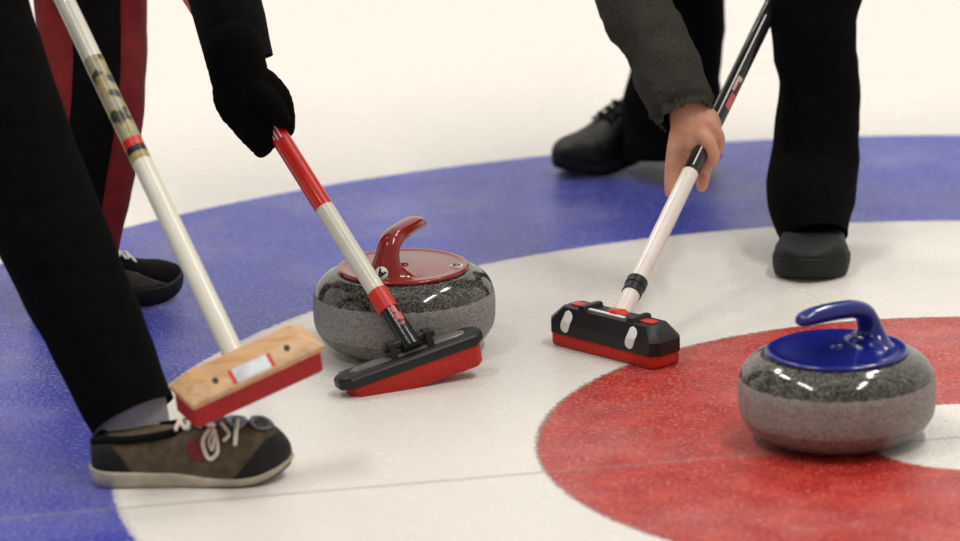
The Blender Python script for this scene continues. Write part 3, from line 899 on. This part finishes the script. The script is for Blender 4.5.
# emblem on the vamp: two rings joined by a bar
bm = bmesh.new()
for uc, rr_ in ((.735, .0105), (.855, .0125)):
    pts = []
    for i in range(26):
        a_ = 2 * PI * i / 24; pts.append(shA.W(uc + rr_ / AL * math.cos(a_), PI / 2 + .06 + rr_ * 1.25 / .045 * math.sin(a_), .0028))
    tube(bm, pts, [(.0040, .0018)] * 26, 8)
tube(bm, [shA.W(u, PI / 2 + .06, .003) for u in (.765, .79, .82)], [(.006, .0018)] * 3, 8)
link('emblem', bm, M['emblem'], so)
lace_cross(shA, so, (.43, .49, .55), M['lace'], .0027, .34)
for u in (.49, .55, .615):
    for sg in (1, -1):
        b = bmesh.new(); bmesh.ops.create_uvsphere(b, u_segments=12, v_segments=8, radius=.0042)
        bmesh.ops.translate(b, verts=b.verts, vec=shA.W(u, PI / 2 + sg * .36, .004)); link('lace_eyelet', b, M['label_white'], so)
def loop(pxs, D, r=.0028):
    bm = bmesh.new(); pts = [P(x, y, D + d) for x, y, d in pxs]
    tube(bm, pts, [r] * len(pts), 10, round_=True, k=6); link('lace_loop', bm, M['lace'], so)
loop([(209, 430, 0.01), (203, 440, .0), (205, 452, -.004), (210, 459, -.006), (217, 453, -.004), (217, 442, .002), (214, 430, .01)], 5.730)
loop([(214, 430, 0.005), (209, 441, .0), (212, 450, -.006), (214, 438, -.002)], 5.733, .0022)
loop([(238, 420, .012), (236, 432, .0), (235, 444, -.006)], 5.735, .0030)
loop([(222, 424, .01), (229, 434, .0), (224, 440, -.002)], 5.737, .0026)

# ================= person with the red broom (red trousers, behind)
hB, tB = G(34, 316), G(182, 294)
shB = Shoe(hB, tB, min(.29, (tB - hB).length), .030, 1.0, 1.10, .016, bt=[(0, .034), (.6, .03), (1, .026)])
kneeB = P(92, 20, 6.80)
hipB = kneeB + V((-.02, .12, .42))
J = dict(an_r=shB.W(.22, PI / 2) + V((0, 0, .02)), kn_r=kneeB, hip_r=hipB, hip_l=hipB + V((-.22, .24, 0)), foot_r=(hB, tB - V((.05, 0, -.04))))
J['an_l'] = V((-1.25, 7.0, .10)); J['kn_l'] = V((-1.05, 6.98, .52)); J['foot_l'] = (V((-1.28, 7.0, .05)), V((-1.10, 6.97, .03)))
J['pelvis'] = (J['hip_l'] + J['hip_r']) / 2 + V((0, 0, .06)); J['waist'] = J['pelvis'] + V((.08, -.02, .18)); J['chest'] = J['waist'] + V((.16, -.06, .25)); J['neck0'] = J['chest'] + V((.11, -.04, .17))
J['neck1'] = J['neck0'] + V((.05, -.01, .06)); J['head'] = J['neck1'] + V((.05, -.02, .10)); J['hup'] = V((.3, 0, 1)).normalized(); J['hfw'] = V((1, -.1, -.3)).normalized()
J['lr'] = (J['hip_l'] - J['hip_r']).normalized()
J['sh_l'] = J['chest'] + V((.06, .19, .10)); J['sh_r'] = J['chest'] + V((.12, -.18, .10))
J['wr_r'] = P(236, 48, 6.42); J['el_r'] = (J['wr_r'] + J['sh_r']) / 2 + V((-.06, -.05, -.08))
g2 = ra0.lerp(rtop, .90); fb, wb_ = hand_fist(g2, rdir, J['sh_l'] - g2, True)
J['wr_l'] = wb_; J['el_l'] = (wb_ + J['sh_l']) / 2 + V((-.08, .1, -.1))
def redleg(q, p, t, a): return q
rootB = build_person('person in red trousers and black sneaker, black-gloved hand on the red broom', J, None, M['red_cloth'], M['jacket_dark'],
    trouser_legs={'r': ([P(72, 262, 6.64), P(80, 200, 6.66), P(92, 110, 6.72), kneeB, kneeB.lerp(hipB, .6), hipB.lerp(J['pelvis'], .1), J['pelvis'].lerp(hipB, .4) + Z * .03], [(.070, .070), (.078, .078), (.083, .083), (.090, .09), (.112, .112), (.13, .13), (.12, .12)], .004),
                  'l': ([J['an_l'] + V((0, 0, -.03)), J['kn_l'], J['hip_l'].lerp(J['pelvis'], .2)], [.07, .08, .115], .006)},
    jacket_arm={'r': ([J['sh_r'] * .6 + J['chest'] * .4, J['sh_r'], J['el_r'], P(240, 62, 6.42)], [.085, .078, .066, .052], wrinkle(.006, 9, 14, 2))})
# black side panel of the red trousers
bm = bmesh.new()
pp, rr_ = resample([P(72, 262, 6.64), P(80, 200, 6.66), P(92, 110, 6.72), kneeB], [(.070,) * 2, (.078,) * 2, (.083,) * 2, (.090,) * 2], 10)
rows = []
for p, (r, _), (t, x_, y_) in zip(pp, rr_, frames(pp, V((1, 0, 0)))):
    row = []
    for i in range(9):
        a_ = math.radians(-108 + 52 * i / 8); q = p + x_ * math.cos(a_) * r + y_ * math.sin(a_) * r
        q = wrinkle(.004, 8, 20, 11 + ord('r'))(q, p, 0, 0); row.append(bm.verts.new(q + (q - p).normalized() * .0025))
    rows.append(row)
for u, v in zip(rows, rows[1:]):
    for i in range(8): bm.faces.new((u[i], u[i + 1], v[i + 1], v[i]))
link('side_panel', bm, M['black_cloth'], rootB)
so = link('shoe', shB.upper(), M['black_suede'], rootB); so['label'] = 'black canvas sneaker with white laces'
link('sole', shB.sole(.004), M['black_rubber'], so)
link('side_patch', shB.patch(lambda v: (.50, .80 - .35 * (2.95 - v)), PI - .62, PI - .02, .0012, 8, 10), simple('grey_brown_suede', (.065, .055, .045), .85, .3, 80), so)
link('collar', shB.collar(.005, .02, .44), M['black_suede'], so)
lace_cross(shB, so, (.50, .56, .62), M['label_white'], .0028, .34)
# the gloved fist
gD = 6.372
def PC(lst, D): return [P(x, y, D + d) for x, y, d in lst]
gl = [chain(PC([(234, 50, .0), (240, 80, 0), (248, 104, .0), (258, 118, .0)], gD - .004), [(.046, .040), (.044, .036), (.040, .034), (.026, .026)], 5, 20, RW),
      chain(PC([(226, 86, 0), (226, 104, .0), (240, 124, -.004), (250, 138, .0)], gD), [.021, .018, .016, .013], 4),
      chain(PC([(240, 104, -.01), (248, 124, -.016), (256, 142, -.012), (264, 147, .002)], gD), [.020, .017, .0155, .012], 4),
      chain(PC([(250, 104, -.012), (262, 124, -.022), (266, 142, -.014), (261, 150, .006)], gD), [.020, .016, .0145, .0125], 4),
      chain(PC([(252, 96, .02), (268, 112, .026), (276, 128, .026), (270, 142, .018)], gD), [.018, .015, .014, .012], 4),
      chain(PC([(256, 92, -.020), (268, 102, -.032), (277, 114, -.034), (283, 121, -.026)], gD), [.022, .0205, .0175, .0125], 4),
      chain(PC([(262, 84, -.004), (278, 98, -.012), (286, 116, -.010), (288, 130, -.002)], gD), [(.026, .022), .0205, .0145, .0105], 4)]
bm = fuse(gl, .0022, 5)
for v in bm.verts: v.co += V((1, 1, 1)) * .0008 * noise.noise(v.co * 160)
link('glove', bm, M['black_knit'], rootB)
# bare hand inside is part of the body; the second glove, higher up the handle
link('glove', fuse(fb, .003, 3), M['black_knit'], rootB)

# ================= person in grey jacket on the right
tC = G(558, 177); fdir = V((-.80, -.60, 0)).normalized()
LC = .285
shC = Shoe(tC - fdir * LC, tC, LC, .020, 1.12, 1.25, .016, pitch=math.radians(7))
tF = G(807, 284); fd2 = V((-.12, -1, 0)).normalized()
shF = Shoe(tF - fd2 * .28, tF, .28, .030, 1.22, 1.12, .010)
hemC = P(672, 159, 7.41); kneeC = P(692, -80, 7.30)
hemF = P(815, 239, 6.80)
kneeF = P(822, -30, 6.80)
pel = V((.70, 7.10, .70))
hipC, hipF = pel + V((-.06, .15, -.03)), pel + V((.09, -.11, -.03))
J = dict(an_l=P(666, 130, 7.41), kn_l=kneeC, hip_l=hipC, an_r=P(815, 222, 6.87), kn_r=kneeF, hip_r=hipF, foot_l=(tC - fdir * .26, tC - fdir * .05 + Z * .03), foot_r=(tF - fd2 * .25, tF - fd2 * .05 + Z * .03))
J['pelvis'] = pel; J['waist'] = pel + V((-.09, -.08, .16)); J['chest'] = J['waist'] + V((-.12, -.12, .22)); J['neck0'] = J['chest'] + V((-.09, -.07, .15))
J['neck1'] = J['neck0'] + V((-.045, -.03, .06)); J['head'] = J['neck1'] + V((-.06, -.04, .09)); J['hup'] = V((-.4, -.2, 1)).normalized(); J['hfw'] = V((-.8, -.5, -.5)).normalized()
J['hfw'] = (J['hfw'] - J['hup'] * J['hfw'].dot(J['hup'])).normalized()
J['lr'] = (hipC - hipF).normalized()
J['sh_l'] = J['chest'] + V((-.17, .13, .08)); J['sh_r'] = J['chest'] + V((.06, -.20, .08))
hD = 6.59
J['wr_l'] = P(683, 99, hD); J['el_l'] = P(632, -18, 6.66)
J['sh_l'] = P(640, -215, 6.82); 
g2 = sk0.lerp(ktop, .86); fb, wb_ = hand_fist(g2, kdir, J['sh_r'] - g2)
J['wr_r'] = wb_; J['el_r'] = (wb_ + J['sh_r']) / 2 + V((.12, -.08, -.08))
hc = [chain(PC([(682, 96, -.012), (686, 108, -.014), (690, 126, -.018), (690, 138, -.018)], hD), [(.020, .017), (.028, .019), (.031, .018), (.027, .015)], 5, 20, RW),
      # index laid along the left of the shaft
      chain(PC([(680, 126, -.016), (676, 146, -.016), (673, 164, -.012), (671, 180, -.010), (670, 192, -.010)], hD), [.0150, .0140, .0128, .0112, .0092], 4),
      chain(PC([(684, 134, -.004), (681, 154, -.002), (679, 170, .006)], hD), [.014, .013, .011], 4),
      # middle folded across the front of the shaft
      chain(PC([(696, 131, -.020), (708, 143, -.027), (713, 157, -.022), (706, 169, -.012)], hD), [.0140, .0125, .0112, .0090], 4),
      # ring and little wrap further round
      chain(PC([(702, 118, -.014), (713, 128, -.018), (719, 140, -.004), (716, 152, .012)], hD), [.0145, .0118, .0104, .0090], 4),
      chain(PC([(700, 108, -.010), (711, 116, -.010), (716, 128, .006), (708, 138, .022)], hD), [.0125, .0110, .0095, .0085], 4),
      # thumb behind the shaft
      chain(PC([(690, 126, .006), (700, 146, .022), (704, 168, .024), (702, 186, .018)], hD), [.015, .0135, .0120, .0098], 4)]
def cuffn(q, p, t, a):
    d = (q - p); r = d.length
    k = max(0, (t - .84) / .16)
    ruf = (.0035 * math.sin(a * 17 + 6 * noise.noise(q * 20)) * min(1, k * 3)) if k > 0 else 0
    pinch = -.006 * math.exp(-((t - .93) / .018) ** 2)
    return q + d / r * (ruf + pinch + .007 * noise.noise(q * 24) + .003 * noise.noise(q * 70))
rootC = build_person('person in grey jacket and black trousers at the right, bare hand gripping the black-headed broom', J, None, M['black_cloth'], M['grey_cloth'],
    extra=fb + hc, voxel=.0034,
    trouser_legs={'l': ([hemC, P(672, 104, 7.40), P(680, 40, 7.36), kneeC, hipC.lerp(pel, .2)], [(.088, .090), (.086, .082), (.08, .08), (.088, .088), (.11, .11)], .007),
                  'r': ([hemF, P(811, 204, 6.82), P(815, 160, 6.86), P(819, 84, 6.84), kneeF, hipF.lerp(pel, .2)], [(.055, .075), (.071, .075), (.073, .074), (.066, .068), (.078, .078), (.11, .11)], .006)},
    jacket_arm={'l': ([J['sh_l'].lerp(J['chest'], .4), J['sh_l'], J['el_l'], P(655, 42, 6.62), P(669, 76, 6.60), P(679, 98, 6.59), P(687, 118, 6.572)], [.085, .078, .062, .055, .056, .053, .042], cuffn)})
for o in rootC.children:
    if o.name.startswith('trousers'): o['label'] = 'black trousers'
so = link('shoe', shC.upper(), M['black_leather'], rootC); so['label'] = 'black leather shoe with raised heel'
link('sole', shC.sole(.003), M['black_rubber'], so)
link('toe_cap', shC.patch(lambda v: (.80 - .03 * math.sin(v), .9990), .02, PI - .02, .0010, 14, 30), M['black_leather'], so)
lace_cross(shC, so, (.46, .52, .58), M['black_suede'], .0026, .34)
so = link('shoe', shF.upper(), M['black_leather'], rootC); so['label'] = 'black rubber-toed shoe seen from the toe'
link('sole', shF.sole(.004), M['black_rubber'], so)
link('toe_cap', shF.patch(lambda v: (.74, .9990), .02, PI - .02, .0012, 14, 30), M['black_rubber'], so)
# off-picture feet of the two left players stand on the ice too
for rt_, f0, f1, mt in ((rootA, (-1.44, 6.06), (-1.17, 6.0), M['suede']), (rootB, (-1.35, 7.0), (-1.08, 6.96), M['black_suede'])):
    q = Shoe(V((f0[0], f0[1], 0)), V((f1[0], f1[1], 0)), .277)
    s_ = link('shoe', q.upper(), mt, rt_); link('sole', q.sole(), M['black_rubber'] if mt == M['black_suede'] else M['sole_cream'], s_)

# ------------------------------------------------------------------ rink lamps and daylight-white hall
def lamp(x, y, z, sx, sy, e, col=(1, .95, .88)):
    d = bpy.data.lights.new('rink_lamp', 'AREA'); d.shape = 'RECTANGLE'; d.size = sx; d.size_y = sy; d.energy = e; d.color = col
    o = bpy.data.objects.new('rink_lamp', d); o.location = (x, y, z); COL.objects.link(o)
    return o
for x, y in ((-2.6, 4.5), (2.6, 4.5), (-2.6, 10), (2.6, 10)):
    lamp(x, y, 6.5, .25, 3.6, 185)
w = bpy.data.worlds.new('hall'); SC.world = w; w.use_nodes = True
nt = w.node_tree; bg = nt.nodes['Background']
tc = nt.nodes.new('ShaderNodeTexCoord'); sep = nt.nodes.new('ShaderNodeSeparateXYZ'); nt.links.new(tc.outputs['Generated'], sep.inputs[0])
nt_y = sep
c = ramp(nt, sep.outputs[2], [(.0, (.78, .75, .70)), (.25, (.98, .93, .86)), (.55, (.78, .74, .68)), (1, (.58, .56, .52))])
yb = mth(nt, 'ADD', .72, mth(nt, 'MULTIPLY', nt_y.outputs[1], .28))
c = mixc(nt, yb, (.0, .0, .0), c)
nt.links.new(c, bg.inputs[0]); bg.inputs[1].default_value = 1.0

vs = SC.view_settings
SC.display_settings.display_device = 'sRGB'
vs.view_transform = 'Standard'; vs.look = 'None'; vs.exposure = 0.0; vs.gamma = 1.0; vs.use_curve_mapping = False
